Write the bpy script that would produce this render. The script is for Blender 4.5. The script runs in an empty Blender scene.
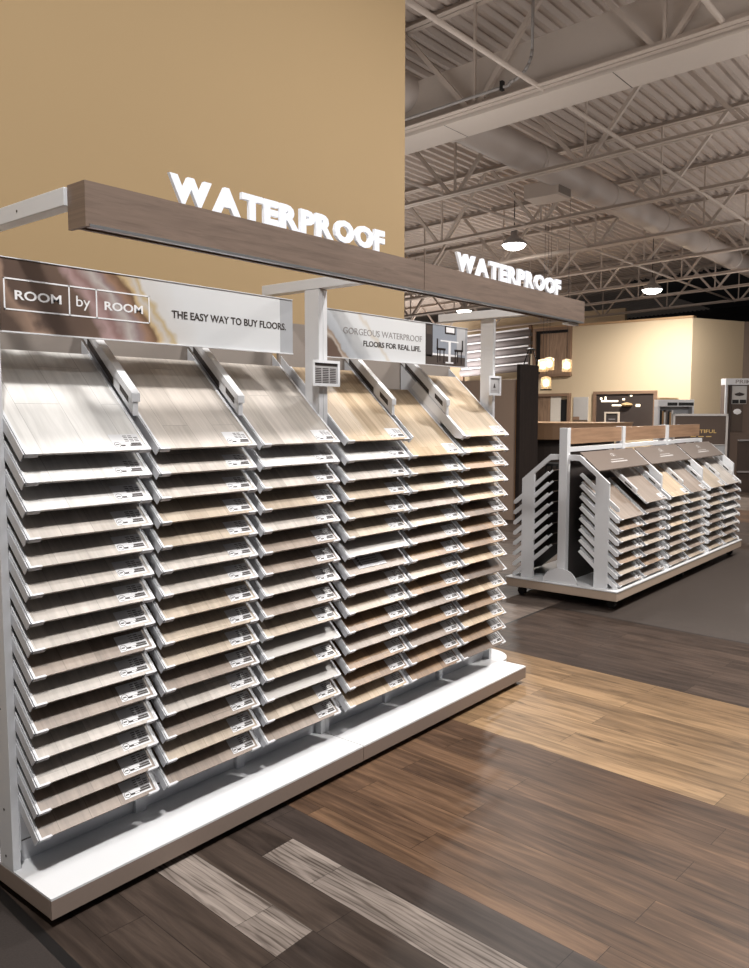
import bpy, bmesh, math, random
from mathutils import Vector, Matrix
S = bpy.context.scene
COL = S.collection
R = math.radians

# ------------------------------------------------------------------ camera, world, lights, exposure
cd = bpy.data.cameras.new('camera'); cam = bpy.data.objects.new('camera', cd); COL.objects.link(cam)
cam.location = (0, 0, 1.55)
cam.rotation_euler = (R(90 - 5.047), 0, R(39.507 - 90))
cd.sensor_fit = 'VERTICAL'; cd.sensor_height = 24; cd.lens = 804 / 968 * 24
cd.clip_start = .05; cd.clip_end = 200
S.camera = cam
W = bpy.data.worlds.new('world'); S.world = W; W.use_nodes = True
bg = W.node_tree.nodes['Background']
bg.inputs[0].default_value = (.92, .95, 1, 1); bg.inputs[1].default_value = .10
S.view_settings.view_transform = 'Standard'; S.view_settings.look = 'None'
S.view_settings.exposure = 0.18; S.view_settings.gamma = 1; S.view_settings.use_curve_mapping = False

def lamp(name, kind, loc, energy, size=.5, target=None, col=(1, .96, .91), spot=None, blend=.5):
    l = bpy.data.lights.new(name, kind); l.energy = energy; l.color = col
    if kind == 'AREA': l.shape = 'DISK'; l.size = size
    else: l.shadow_soft_size = size
    if kind == 'SPOT': l.spot_size = R(spot or 90); l.spot_blend = blend
    o = bpy.data.objects.new(name, l); COL.objects.link(o); o.location = loc
    d = (Vector(target) - Vector(loc)) if target else Vector((0, 0, -1))
    o.rotation_euler = d.to_track_quat('-Z', 'Y').to_euler()
    return o
# overhead lights out of view, and low uplights added as fill for the roof
lamp('unseen_overhead_light', 'AREA', (-.1, .36, 4.9), 175, .4, col=(1, .97, .94))
lamp('unseen_overhead_light', 'AREA', (3.5, .36, 4.75), 130, .4, col=(1, .97, .94))
lamp('unseen_overhead_light', 'AREA', (7.0, 1.15, 4.3), 200, .45)  # added to brighten the island display
lamp('unseen_overhead_light', 'AREA', (12.5, .9, 4.2), 120, .45)  # added overhead fill, out of view
for p, e in (((4.0, -1.5, 2.6), 90), ((8.5, -1.0, 2.6), 100), ((13, 0, 2.6), 110), ((5.2, 4.6, 2.6), 40), ((9, 8, 2.6), 40), ((14, 9, 2.6), 45), ((17, 3, 2.6), 45), ((21, 15, 2.6), 110), ((24, 24, 2.6), 160)):
    lamp('added_roof_fill', 'AREA', p, e, 3, (p[0], p[1], 9), col=(1, .97, .94))  # added upward fill, set low and wide to brighten the roof
lamp('unseen_overhead_light', 'AREA', (19.5, 15.5, 4.2), 260, .45)  # added to brighten the far wall and its rolls
lamp('unseen_overhead_light', 'AREA', (19.5, 22, 4.1), 260, .45)  # second light added for the far wall
for x, w in ((1.985, 1.44), (3.43, 1.28)):      # fill strips added under the lettering beam to soften its shadow on the boards
    o = lamp('added_beam_fill', 'AREA', (x, 2.046, 2.052), 2.6, w, (x, 2.20, 1.5), col=(1, .98, .96))
    o.data.shape = 'RECTANGLE'; o.data.size = w; o.data.size_y = .03; o.data.spread = R(95)
lamp('unseen_spot_light', 'SPOT', (17.2, 6.3, 4.0), 90, .1, (19, 6.8, 3.05), spot=80, blend=1)  # unseen spot added for the bright patch on the cream wall
lamp('unseen_spot_light', 'SPOT', (7.25, 3.9, 4.45), 300, .05, (3.6, 2.0, .3), spot=60, blend=.6)

# ------------------------------------------------------------------ materials
def rgb(r, g, b):
    f = lambda c: ((c / 255 + .055) / 1.055) ** 2.4 if c > 10 else c / 255 / 12.92
    return (f(r), f(g), f(b), 1)
def new_mat(name):
    m = bpy.data.materials.new(name); m.use_nodes = True
    nt = m.node_tree; return m, nt, nt.nodes['Principled BSDF']
def N(nt, t, **kw):
    n = nt.nodes.new(t)
    for k, v in kw.items(): setattr(n, k, v)
    return n
def plain(name, c, rough=.5, metal=0, var=.06, scale=30, bump=0):
    m, nt, b = new_mat(name); L = nt.links
    tc = N(nt, 'ShaderNodeTexCoord'); no = N(nt, 'ShaderNodeTexNoise'); no.inputs['Scale'].default_value = scale
    no.inputs['Detail'].default_value = 4
    L.new(tc.outputs['Object'], no.inputs['Vector'])
    mx = N(nt, 'ShaderNodeMix', data_type='RGBA')
    c = rgb(*c)
    mx.inputs[6].default_value = tuple(v * (1 - var) for v in c[:3]) + (1,)
    mx.inputs[7].default_value = tuple(min(1, v * (1 + var)) for v in c[:3]) + (1,)
    L.new(no.outputs['Fac'], mx.inputs[0]); L.new(mx.outputs[2], b.inputs['Base Color'])
    b.inputs['Roughness'].default_value = rough; b.inputs['Metallic'].default_value = metal
    if bump:
        bp = N(nt, 'ShaderNodeBump'); bp.inputs['Strength'].default_value = bump; bp.inputs['Distance'].default_value = .002
        L.new(no.outputs['Fac'], bp.inputs['Height']); L.new(bp.outputs[0], b.inputs['Normal'])
    return m
def glow(name, c, st):
    m, nt, b = new_mat(name)
    b.inputs['Base Color'].default_value = rgb(*c); b.inputs['Emission Color'].default_value = rgb(*c)
    b.inputs['Emission Strength'].default_value = st
    return m
def planks(name, cols, pitch, length, ang, off=(0, 0), rough=.4, grain=.5, seam=.35, rnd=False, gs=1.0, knots=0, saw=0, plane=None, streak=.72, spec=.4):
    """wood planks: a random tone per plank, stretched grain, dark seams"""
    m, nt, b = new_mat(name); L = nt.links
    tc = N(nt, 'ShaderNodeTexCoord')
    mp = N(nt, 'ShaderNodeMapping'); mp.inputs['Rotation'].default_value = (0, 0, R(ang))
    mp.inputs['Location'].default_value = (off[0], off[1], 0)
    if plane:
        sp = N(nt, 'ShaderNodeSeparateXYZ'); L.new(tc.outputs['Object'], sp.inputs[0]); cbx = N(nt, 'ShaderNodeCombineXYZ')
        L.new(sp.outputs[plane[0]], cbx.inputs[0]); L.new(sp.outputs[plane[1]], cbx.inputs[1]); L.new(cbx.outputs[0], mp.inputs['Vector'])
    else: L.new(tc.outputs['Object'], mp.inputs['Vector'])
    vec = mp.outputs[0]
    if rnd:
        oi = N(nt, 'ShaderNodeObjectInfo'); ad = N(nt, 'ShaderNodeVectorMath', operation='MULTIPLY_ADD')
        cb = N(nt, 'ShaderNodeCombineXYZ')
        for i in range(2): L.new(oi.outputs['Random'], cb.inputs[i])
        ad.inputs[1].default_value = (7.3, 3.1, 0)
        L.new(cb.outputs[0], ad.inputs[0]); L.new(vec, ad.inputs[2]); vec = ad.outputs[0]
    br = N(nt, 'ShaderNodeTexBrick'); br.offset = .37; br.offset_frequency = 2
    br.inputs['Color1'].default_value = (0, 0, 0, 1); br.inputs['Color2'].default_value = (1, 1, 1, 1)
    br.inputs['Mortar'].default_value = (.5, .5, .5, 1)
    br.inputs['Scale'].default_value = 1; br.inputs['Mortar Size'].default_value = .0012
    br.inputs['Mortar Smooth'].default_value = .1
    br.inputs['Brick Width'].default_value = length; br.inputs['Row Height'].default_value = pitch
    L.new(vec, br.inputs['Vector'])
    ml = N(nt, 'ShaderNodeVectorMath', operation='MULTIPLY'); ml.inputs[1].default_value = (2.4 * gs, 44 * gs, 1)
    L.new(vec, ml.inputs[0])
    ad2 = N(nt, 'ShaderNodeVectorMath', operation='MULTIPLY_ADD'); ad2.inputs[1].default_value = (37, 11, 19)
    L.new(br.outputs['Color'], ad2.inputs[0]); L.new(ml.outputs[0], ad2.inputs[2])
    no = N(nt, 'ShaderNodeTexNoise'); no.inputs['Scale'].default_value = 1; no.inputs['Detail'].default_value = 7
    no.inputs['Roughness'].default_value = .62; no.inputs['Distortion'].default_value = .6
    L.new(ad2.outputs[0], no.inputs['Vector'])
    fac = N(nt, 'ShaderNodeMix', data_type='FLOAT'); fac.inputs[0].default_value = grain
    L.new(br.outputs['Color'], fac.inputs[2])
    st = N(nt, 'ShaderNodeMapRange'); st.inputs['From Min'].default_value = .3; st.inputs['From Max'].default_value = .7
    L.new(no.outputs['Fac'], st.inputs['Value']); L.new(st.outputs[0], fac.inputs[3])
    rp = N(nt, 'ShaderNodeValToRGB'); e = rp.color_ramp.elements
    n = len(cols)
    while len(e) < n: e.new(.5)
    for i, c in enumerate(cols): e[i].position = i / (n - 1); e[i].color = rgb(*c)
    L.new(fac.outputs[0], rp.inputs[0])
    out = rp.outputs[0]
    bn = N(nt, 'ShaderNodeTexNoise'); bn.inputs['Scale'].default_value = 1; bn.inputs['Detail'].default_value = 4; bn.inputs['Distortion'].default_value = 1.2
    bv = N(nt, 'ShaderNodeVectorMath', operation='MULTIPLY_ADD'); bv.inputs[1].default_value = (2.2 * gs, 17 * gs, 1)
    L.new(vec, bv.inputs[0]); L.new(br.outputs['Color'], bv.inputs[2]); L.new(bv.outputs[0], bn.inputs['Vector'])
    bs_ = N(nt, 'ShaderNodeMapRange'); bs_.inputs['From Min'].default_value = .32; bs_.inputs['From Max'].default_value = .62
    bs_.inputs['To Min'].default_value = streak; bs_.inputs['To Max'].default_value = 1.06
    L.new(bn.outputs['Fac'], bs_.inputs['Value'])
    bm2 = N(nt, 'ShaderNodeVectorMath', operation='SCALE'); L.new(out, bm2.inputs[0]); L.new(bs_.outputs[0], bm2.inputs['Scale']); out = bm2.outputs[0]
    if knots:
        vo = N(nt, 'ShaderNodeTexNoise'); vo.inputs['Scale'].default_value = 1; vo.inputs['Detail'].default_value = 2
        m3 = N(nt, 'ShaderNodeVectorMath', operation='MULTIPLY_ADD'); m3.inputs[1].default_value = (4, 13, 1)
        L.new(vec, m3.inputs[0]); L.new(br.outputs['Color'], m3.inputs[2]); L.new(m3.outputs[0], vo.inputs['Vector'])
        kr = N(nt, 'ShaderNodeMapRange'); kr.inputs['From Min'].default_value = .66; kr.inputs['From Max'].default_value = .76
        kr.inputs['To Max'].default_value = knots
        L.new(vo.outputs['Fac'], kr.inputs['Value'])
        km = N(nt, 'ShaderNodeMix', data_type='RGBA'); km.inputs[7].default_value = tuple(v * .35 for v in rgb(*cols[0])[:3]) + (1,)
        L.new(kr.outputs[0], km.inputs[0]); L.new(out, km.inputs[6]); out = km.outputs[2]
    if saw:
        wv = N(nt, 'ShaderNodeTexWave'); wv.inputs['Scale'].default_value = 1; wv.bands_direction = 'Y'
        wv.inputs['Distortion'].default_value = 13; wv.inputs['Detail'].default_value = 3; wv.inputs['Detail Scale'].default_value = .8
        m4 = N(nt, 'ShaderNodeVectorMath', operation='MULTIPLY'); m4.inputs[1].default_value = (2.0, 17, 1)
        L.new(vec, m4.inputs[0]); L.new(m4.outputs[0], wv.inputs['Vector'])
        wr = N(nt, 'ShaderNodeMapRange'); wr.inputs['From Min'].default_value = .0; wr.inputs['From Max'].default_value = .55
        wr.inputs['To Min'].default_value = saw; wr.inputs['To Max'].default_value = 0
        sk = N(nt, 'ShaderNodeMath', operation='MULTIPLY_ADD'); sk.inputs[1].default_value = 1.5; sk.inputs[2].default_value = -.55
        L.new(bn.outputs['Fac'], sk.inputs[0]); sa = N(nt, 'ShaderNodeMath', operation='ADD'); L.new(sk.outputs[0], sa.inputs[0]); L.new(wv.outputs['Fac'], sa.inputs[1])
        L.new(sa.outputs[0], wr.inputs['Value'])
        wm = N(nt, 'ShaderNodeMix', data_type='RGBA'); wm.inputs[7].default_value = rgb(74, 64, 58)
        L.new(wr.outputs[0], wm.inputs[0]); L.new(out, wm.inputs[6]); out = wm.outputs[2]
    sm = N(nt, 'ShaderNodeMix', data_type='RGBA'); sm.blend_type = 'MULTIPLY'
    sm.inputs[7].default_value = (seam, seam, seam, 1)
    L.new(br.outputs['Fac'], sm.inputs[0]); L.new(out, sm.inputs[6])
    L.new(sm.outputs[2], b.inputs['Base Color'])
    b.inputs['Roughness'].default_value = rough; b.inputs['Specular IOR Level'].default_value = spec
    bp = N(nt, 'ShaderNodeBump'); bp.inputs['Strength'].default_value = .12; bp.inputs['Distance'].default_value = .002
    L.new(no.outputs['Fac'], bp.inputs['Height']); L.new(bp.outputs[0], b.inputs['Normal'])
    return m
def marble(name):
    """geode artwork: brown on the left, gold veins, pale grey on the right; runs along object X"""
    m, nt, b = new_mat(name); L = nt.links
    tc = N(nt, 'ShaderNodeTexCoord'); sx = N(nt, 'ShaderNodeSeparateXYZ'); L.new(tc.outputs['Generated'], sx.inputs[0])
    no = N(nt, 'ShaderNodeTexNoise'); no.inputs['Scale'].default_value = 5; no.inputs['Detail'].default_value = 5
    L.new(tc.outputs['Object'], no.inputs['Vector'])
    a = N(nt, 'ShaderNodeMath', operation='MULTIPLY_ADD'); a.inputs[1].default_value = .22; L.new(no.outputs['Fac'], a.inputs[0])
    L.new(sx.outputs['X'], a.inputs[2])
    c = N(nt, 'ShaderNodeMath', operation='MULTIPLY_ADD'); c.inputs[1].default_value = .13; L.new(sx.outputs['Z'], c.inputs[0]); L.new(a.outputs[0], c.inputs[2])
    rp = N(nt, 'ShaderNodeValToRGB'); e = rp.color_ramp.elements
    cols = [(0, (78, 66, 60)), (.17, (90, 75, 66)), (.24, (150, 126, 110)), (.26, (92, 76, 68)), (.40, (104, 86, 75)), (.43, (168, 142, 140)),
            (.455, (140, 112, 108)), (.50, (180, 172, 168)), (.525, (142, 122, 122)), (.555, (150, 120, 100)), (.585, (112, 86, 66)), (.605, (196, 172, 132)),
            (.63, (196, 190, 184)), (.65, (188, 168, 130)), (.67, (206, 204, 202)), (.80, (214, 216, 218)), (1, (220, 222, 224))]
    while len(e) < len(cols): e.new(.5)
    for i, (p, k) in enumerate(cols): e[i].position = p; e[i].color = rgb(*k)
    L.new(c.outputs[0], rp.inputs[0]); L.new(rp.outputs[0], b.inputs['Base Color']); b.inputs['Roughness'].default_value = .3
    return m
def marble_pale(name):
    m, nt, b = new_mat(name); L = nt.links
    tc = N(nt, 'ShaderNodeTexCoord'); sx = N(nt, 'ShaderNodeSeparateXYZ'); L.new(tc.outputs['Generated'], sx.inputs[0])
    no = N(nt, 'ShaderNodeTexNoise'); no.inputs['Scale'].default_value = 14; no.inputs['Detail'].default_value = 6
    L.new(tc.outputs['Object'], no.inputs['Vector'])
    a = N(nt, 'ShaderNodeMath', operation='MULTIPLY_ADD'); a.inputs[1].default_value = .12; L.new(no.outputs['Fac'], a.inputs[0]); L.new(sx.outputs['X'], a.inputs[2])
    c = N(nt, 'ShaderNodeMath', operation='MULTIPLY_ADD'); c.inputs[1].default_value = .30; L.new(sx.outputs['Z'], c.inputs[0]); L.new(a.outputs[0], c.inputs[2])
    rp = N(nt, 'ShaderNodeValToRGB'); e = rp.color_ramp.elements
    cols = [(0, (92, 74, 66)), (.20, (104, 86, 76)), (.225, (186, 176, 166)), (.25, (150, 130, 112)), (.27, (168, 172, 178)), (.36, (184, 188, 193)), (.45, (212, 215, 218)), (.62, (224, 226, 228)), (.66, (214, 208, 198)), (.69, (224, 226, 228)), (1, (226, 228, 230))]
    while len(e) < len(cols): e.new(.5)
    for i, (p, k) in enumerate(cols): e[i].position = p; e[i].color = rgb(*k)
    L.new(c.outputs[0], rp.inputs[0]); L.new(rp.outputs[0], b.inputs['Base Color']); b.inputs['Roughness'].default_value = .3
    return m
def glass(name, c=(235, 225, 205), rough=.05, alpha=.35):
    m, nt, b = new_mat(name)
    b.inputs['Base Color'].default_value = rgb(*c); b.inputs['Roughness'].default_value = rough
    b.inputs['Alpha'].default_value = alpha; b.inputs['IOR'].default_value = 1.45
    return m

WHITE = plain('white_powder_coat', (222, 223, 226), .38, var=.015)
WHITE2 = plain('white_sheet_metal', (205, 206, 210), .42, var=.02)
TRAYTOP = plain('white_laminate', (228, 229, 231), .4, var=.01)
ISLBASE = plain('beige_laminate', (182, 162, 144), .45, var=.05, scale=60)
TAUPE = plain('taupe_laminate', (142, 126, 116), .45, var=.05, scale=60)
GREYPANEL = plain('grey_back_panel', (142, 133, 126), .55, var=.03)
BLACK = plain('black_plastic', (22, 21, 21), .5)
DARK = plain('dark_metal_and_slot_shade', (58, 52, 50), .5)
STEEL = plain('bare_steel', (170, 170, 172), .3, .8)
TAN = plain('tan_wall_paint', (166, 141, 104), .85, var=.012, scale=3, bump=.05)
CREAM = plain('cream_wall_paint', (200, 180, 150), .85, var=.012, scale=3)
JOIST = plain('painted_joist_steel', (190, 176, 165), .6, var=.03)
DECK = plain('painted_roof_deck', (182, 168, 158), .65, var=.03)
DUCT = plain('painted_duct', (180, 168, 160), .5, var=.03)
NIGHT = plain('black_ceiling_paint', (24, 21, 21), .8)
LETTER = glow('lit_white_acrylic', (236, 240, 247), .14)
LENS = glow('lamp_lens', (255, 250, 240), 14)
BULB = glow('warm_bulb', (255, 226, 180), 5)
PENDANT_GLASS = glow('frosted_lamp_glass', (255, 236, 205), 1.0)
INK = plain('dark_brown_ink', (52, 44, 42), .5)
INKG = plain('grey_ink', (150, 146, 146), .5)
INKW = plain('white_ink', (240, 240, 242), .5)
EMB = plain('pale_print', (186, 182, 180), .5)
GOLD = plain('gold_ink', (226, 190, 120), .4)
BEAMWOOD = planks('walnut_laminate', [(104, 89, 79), (128, 110, 98), (116, 99, 88)], 3, 9, 0, plane=(0, 2), streak=.85, rough=.4, grain=.85, seam=1, gs=1.4)
HEADWOOD = planks('oak_header_laminate', [(150, 118, 94), (176, 142, 114)], 3, 9, 0, plane=(0, 2), streak=.85, rough=.45, grain=.85, seam=1)
ROW = 3.8
FL = lambda name, cols, **k: planks(name, cols, .1525, 1.22, -90 + ROW, spec=.14, rough=k.pop('rough', .42), streak=.6, **k)
# rows counted from the zone edge: v = -x*cos + y*sin at Y=1.5
def voff(x0): return x0 * math.cos(R(ROW)) - 1.5 * math.sin(R(ROW))
F_DARK = FL('floor_dark_oak', [(48, 40, 36), (66, 56, 50), (84, 72, 64)], off=(.3, voff(2.1)), grain=.55)
F_CHAR = FL('floor_charcoal_oak', [(58, 50, 46), (72, 62, 57), (84, 73, 67)], off=(.9, voff(2.1)), grain=.6)
F_LIGHT = FL('floor_weathered_grey_oak', [(112, 102, 96), (142, 131, 123), (164, 153, 145)], off=(.55, voff(2.1)), grain=.7, saw=1)
F_BROWN = FL('floor_brown_oak', [(66, 51, 42), (96, 74, 58), (126, 98, 75)], off=(.2, voff(3.26)), grain=.6, knots=.35)
F_TAN = FL('floor_honey_oak', [(110, 88, 66), (142, 115, 86), (170, 140, 106)], off=(.1, voff(4.46)), grain=.5, knots=.8)
F_DARK2 = FL('floor_umber_oak', [(52, 44, 39), (72, 60, 53), (92, 77, 67)], off=(.7, voff(5.7)), grain=.6)
F_GREY = FL('floor_grey_oak', [(90, 80, 74), (116, 104, 96), (134, 122, 112)], off=(.4, voff(5.7)), grain=.6)
F_TILE = plain('floor_dark_tile', (60, 52, 47), .5, var=.1, scale=9)
F_CARPET = plain('floor_dark_carpet', (50, 43, 40), .95, var=.35, scale=160, bump=.5)
F_TRIM = plain('floor_trim_black', (20, 18, 18), .5)

BW = lambda name, cols, p=.11: planks(name, cols, p, .5, -90, rnd=True, rough=.38, grain=.45, streak=.86, seam=.7, gs=1.3)
BOARD = {
 'white oak': BW('board_white_oak', [(192, 189, 185), (208, 206, 203), (220, 218, 215)], .15),
 'pale greige': BW('board_pale_greige', [(160, 152, 143), (184, 176, 168), (200, 192, 184)]),
 'beige': BW('board_beige', [(146, 131, 114), (172, 157, 139), (190, 176, 158)], .09),
 'honey': BW('board_honey', [(160, 138, 112), (186, 164, 136), (202, 183, 157)], .06),
 'grey brown': BW('board_grey_brown', [(118, 104, 93), (142, 127, 115), (160, 145, 132)]),
 'warm brown': BW('board_warm_brown', [(112, 90, 70), (142, 115, 90), (166, 136, 104)], .08),
 'dark brown': BW('board_dark_brown', [(74, 60, 50), (98, 80, 66), (120, 98, 80)], .09),
 'plain grey': plain('board_plain_grey', (168, 164, 160), .4, var=.05, scale=8),
}

# ------------------------------------------------------------------ mesh helpers
class MB:
    def __init__(s): s.v = []; s.f = []; s.m = []
    def add(s, v, f, mi=0):
        o = len(s.v); s.v += [Vector(p) for p in v]; s.f += [[i + o for i in q] for q in f]; s.m += [mi] * len(f); return s
    def box(s, x0, x1, y0, y1, z0, z1, mi=0):
        return s.add([(x, y, z) for x in (x0, x1) for y in (y0, y1) for z in (z0, z1)],
                     [(0, 1, 3, 2), (4, 6, 7, 5), (0, 4, 5, 1), (2, 3, 7, 6), (0, 2, 6, 4), (1, 5, 7, 3)], mi)
    def prism(s, pts, axis, a, b, mi=0):
        """2-D outline extruded along an axis; triangulated caps so concave outlines are fine"""
        def P(p, t): return (t, p[0], p[1]) if axis == 'x' else ((p[0], t, p[1]) if axis == 'y' else (p[0], p[1], t))
        from mathutils.geometry import tessellate_polygon
        n = len(pts); tri = tessellate_polygon([[Vector((p[0], p[1], 0)) for p in pts]])
        v = [P(p, a) for p in pts] + [P(p, b) for p in pts]
        f = [tuple(t) for t in tri] + [tuple(i + n for i in reversed(t)) for t in tri]
        f += [(i, (i + 1) % n, (i + 1) % n + n, i + n) for i in range(n)]
        return s.add(v, f, mi)
    def tube(s, p0, p1, r, n=10, r1=None, mi=0, cap=True):
        p0, p1 = Vector(p0), Vector(p1); q = (p1 - p0).to_track_quat('Z', 'Y'); r1 = r if r1 is None else r1
        v = []
        for p, rr in ((p0, r), (p1, r1)):
            for i in range(n): a = 2 * math.pi * i / n; v.append(p + q @ Vector((rr * math.cos(a), rr * math.sin(a), 0)))
        f = [(i, (i + 1) % n, (i + 1) % n + n, i + n) for i in range(n)]
        if cap: f += [tuple(range(n))[::-1], tuple(range(n, 2 * n))]
        return s.add(v, f, mi)
    def path(s, pts, r, n=8, mi=0):
        for a, b in zip(pts, pts[1:]): s.tube(a, b, r, n, mi=mi)
        return s
    def bar(s, p0, p1, w, h, mi=0):
        p0, p1 = Vector(p0), Vector(p1); q = (p1 - p0).to_track_quat('Z', 'Y')
        v = [p + q @ Vector((x * w / 2, y * h / 2, 0)) for p in (p0, p1) for x, y in ((-1, -1), (1, -1), (1, 1), (-1, 1))]
        return s.add(v, [(0, 3, 2, 1), (4, 5, 6, 7), (0, 1, 5, 4), (1, 2, 6, 5), (2, 3, 7, 6), (3, 0, 4, 7)], mi)
    def lathe(s, c, prof, n=20, mi=0):
        v = []; f = []
        for r, z in prof:
            for i in range(n): a = 2 * math.pi * i / n; v.append((c[0] + r * math.cos(a), c[1] + r * math.sin(a), c[2] + z))
        for k in range(len(prof) - 1):
            for i in range(n): f.append((k * n + i, k * n + (i + 1) % n, (k + 1) * n + (i + 1) % n, (k + 1) * n + i))
        return s.add(v, f, mi)
    def mesh(s, name, mats, smooth=False):
        me = bpy.data.meshes.new(name); me.from_pydata([tuple(p) for p in s.v], [], s.f)
        for m in (mats if isinstance(mats, (list, tuple)) else [mats]): me.materials.append(m)
        me.polygons.foreach_set('material_index', s.m)
        bm = bmesh.new(); bm.from_mesh(me); bmesh.ops.recalc_face_normals(bm, faces=bm.faces); bm.to_mesh(me); bm.free()
        if smooth:
            me.polygons.foreach_set('use_smooth', [True] * len(me.polygons))
        return me
    def build(s, name, mats, parent=None, label=None, bev=0, smooth=False, keep=False):
        """world-space shape -> one object whose origin is at its base centre"""
        lo = Vector([min(p[i] for p in s.v) for i in range(3)]); hi = Vector([max(p[i] for p in s.v) for i in range(3)])
        c = Vector((0, 0, 0)) if keep else Vector(((lo.x + hi.x) / 2, (lo.y + hi.y) / 2, lo.z))
        s.v = [p - c for p in s.v]
        o = bpy.data.objects.new(name, s.mesh(name, mats, smooth)); COL.objects.link(o)
        WL[o.name] = c
        o.parent = parent
        o.location = c - (WL[parent.name] if parent else Vector((0, 0, 0)))
        if label: o['label'] = label
        if bev:
            m = o.modifiers.new('bevel', 'BEVEL'); m.width = bev; m.segments = 2; m.limit_method = 'ANGLE'
        return o
WL = {}
def tag(o, label, cat, group=None):
    o['label'] = label; o['category'] = cat
    if group: o['group'] = group
    return o
def thing(name, loc, label, cat, group=None):
    o = bpy.data.objects.new(name, None); COL.objects.link(o); o.location = loc; o.empty_display_size = .1
    WL[o.name] = Vector(loc)
    return tag(o, label, cat, group)
def struct(o): o['kind'] = 'structure'; return o
def text_mesh(s, bold=0, extrude=.001, size=1):
    cu = bpy.data.curves.new('t', 'FONT'); cu.body = s; cu.size = size; cu.extrude = extrude; cu.offset = bold; cu.resolution_u = 3
    o = bpy.data.objects.new('t', cu); COL.objects.link(o)
    me = bpy.data.meshes.new_from_object(o.evaluated_get(bpy.context.evaluated_depsgraph_get()))
    v = [p.co.copy() for p in me.vertices]; f = [tuple(p.vertices) for p in me.polygons]
    bpy.data.objects.remove(o); bpy.data.curves.remove(cu); bpy.data.meshes.remove(me)
    return v, f
def lettering(s, x0, x1, z0, z1, y, mat, parent, name='lettering', bold=0, extrude=.0006, M=None):
    """text fitted into a rectangle; faces -Y at depth y, or placed by matrix M (local x right, y up)"""
    v, f = text_mesh(s, bold, 1)
    xs = [p.x for p in v]; ys = [p.y for p in v]
    a, b, c, d = min(xs), max(xs), min(ys), max(ys)
    mb = MB()
    pts = []
    for p in v:
        X = x0 + (p.x - a) / (b - a) * (x1 - x0); Z = z0 + (p.y - c) / (d - c) * (z1 - z0); e = p.z * extrude
        pts.append(Vector((X, y - e, Z)) if M is None else M @ Vector((X, Z, e)))
    mb.add(pts, f)
    return mb.build(name, mat, parent)

ORD = ['top', 'second from top', 'third from top', 'fourth from top', 'fifth from top', 'sixth from top', 'seventh from top', 'eighth from top',
       'ninth from top', 'tenth from top', 'eleventh from top', 'twelfth from top', 'thirteenth from top', 'fourteenth from top', 'bottom']
COLN = ['first', 'second', 'third', 'fourth', 'fifth', 'sixth']

# ------------------------------------------------------------------ setting: floor, walls, roof
def fx(x0, y): return x0 + math.tan(R(ROW)) * (y - 1.5)
fl = MB(); FM = [F_CARPET, F_TRIM, F_DARK, F_CHAR, F_LIGHT, F_BROWN, F_TAN, F_DARK2, F_TILE, F_GREY]
def zone(xa, xb, ya, yb, mi):
    fl.add([(fx(xa, ya), ya, 0), (fx(xb, ya), ya, 0), (fx(xb, yb), yb, 0), (fx(xa, yb), yb, 0)], [(0, 1, 2, 3)], mi)
YA, YB = -12, 34
zone(-10, 1.055, YA, YB, 0); zone(1.055, 1.088, YA, YB, 1)
zone(1.088, 1.49, YA, YB, 2)
zone(1.49, 1.6425, YA, 1.6, 2); zone(1.49, 1.6425, 1.6, 2.6, 4); zone(1.49, 1.6425, 2.6, YB, 2)
zone(1.6425, 1.795, YA, YB, 2)
zone(1.795, 1.9475, YA, 2.02, 4); zone(1.795, 1.9475, 2.02, YB, 2)
zone(1.9475, 2.10, YA, YB, 3)
zone(2.10, 3.26, YA, YB, 5); zone(3.26, 4.46, YA, YB, 6)
zone(4.46, 5.695, YA, 2.94, 7); zone(4.46, 5.695, 2.94, 2.96, 1); zone(4.46, 5.695, 2.96, YB, 9)
zone(5.695, 5.712, YA, 2.96, 1); zone(5.695, 5.712, 2.96, YB, 9)
zone(5.712, 9.6, YA, 2.96, 8); zone(5.712, 9.6, 2.96, YB, 9)
zone(9.6, 12.0, YA, YB, 7); zone(12, 13.5, YA, YB, 5); zone(13.5, 26, YA, YB, 9)
struct(fl.build('floor', FM, keep=True))

struct(MB().box(-7, 4.052, 3.1, 3.24, 0, 5.45).build('wall_left', TAN))
# cream back wall with its chamfered side, dark wall past it
cw = MB().box(19, 19.15, 6.237, 10.28, 0, 3.72)
struct(cw.build('wall_back', CREAM))
c0 = Vector((19, 6.237, 0)); dr = Vector((math.cos(R(-23)), math.sin(R(-23)), 0)); nn = Vector((-dr.y, dr.x, 0)) * .14
def slab(a, b, n, z0, z1): 
    return MB().add([p + Vector((0, 0, z)) for z in (z0, z1) for p in (a, b, b + n, a + n)],
                    [(0, 3, 2, 1), (4, 5, 6, 7), (0, 1, 5, 4), (1, 2, 6, 5), (2, 3, 7, 6), (3, 0, 4, 7)])
DKWALL = plain('brown_wall_paint', (120, 104, 92), .85, var=.02, scale=3)
struct(slab(c0, c0 + dr * 1.74, nn, 0, 3.72).build('wall_corner', CREAM))
struct(slab(c0 + dr * 1.74, c0 + dr * 1.74 + Vector((2.2, -1.9, 0)), Vector((.1, .1, 0)), 0, 3.72).build('wall_right', DKWALL))
struct(MB().box(23, 23.15, 9.5, 34, 0, 4.60).build('wall_far', CREAM))
struct(MB().box(30, 30.2, -14, 34, 0, 6).build('wall_end', NIGHT))
cap = MB().box(18.97, 19.17, 6.22, 10.30, 3.72, 3.77)
struct(cap.build('trim_1', plain('wood_cap_trim', (170, 136, 100), .6)))

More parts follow.
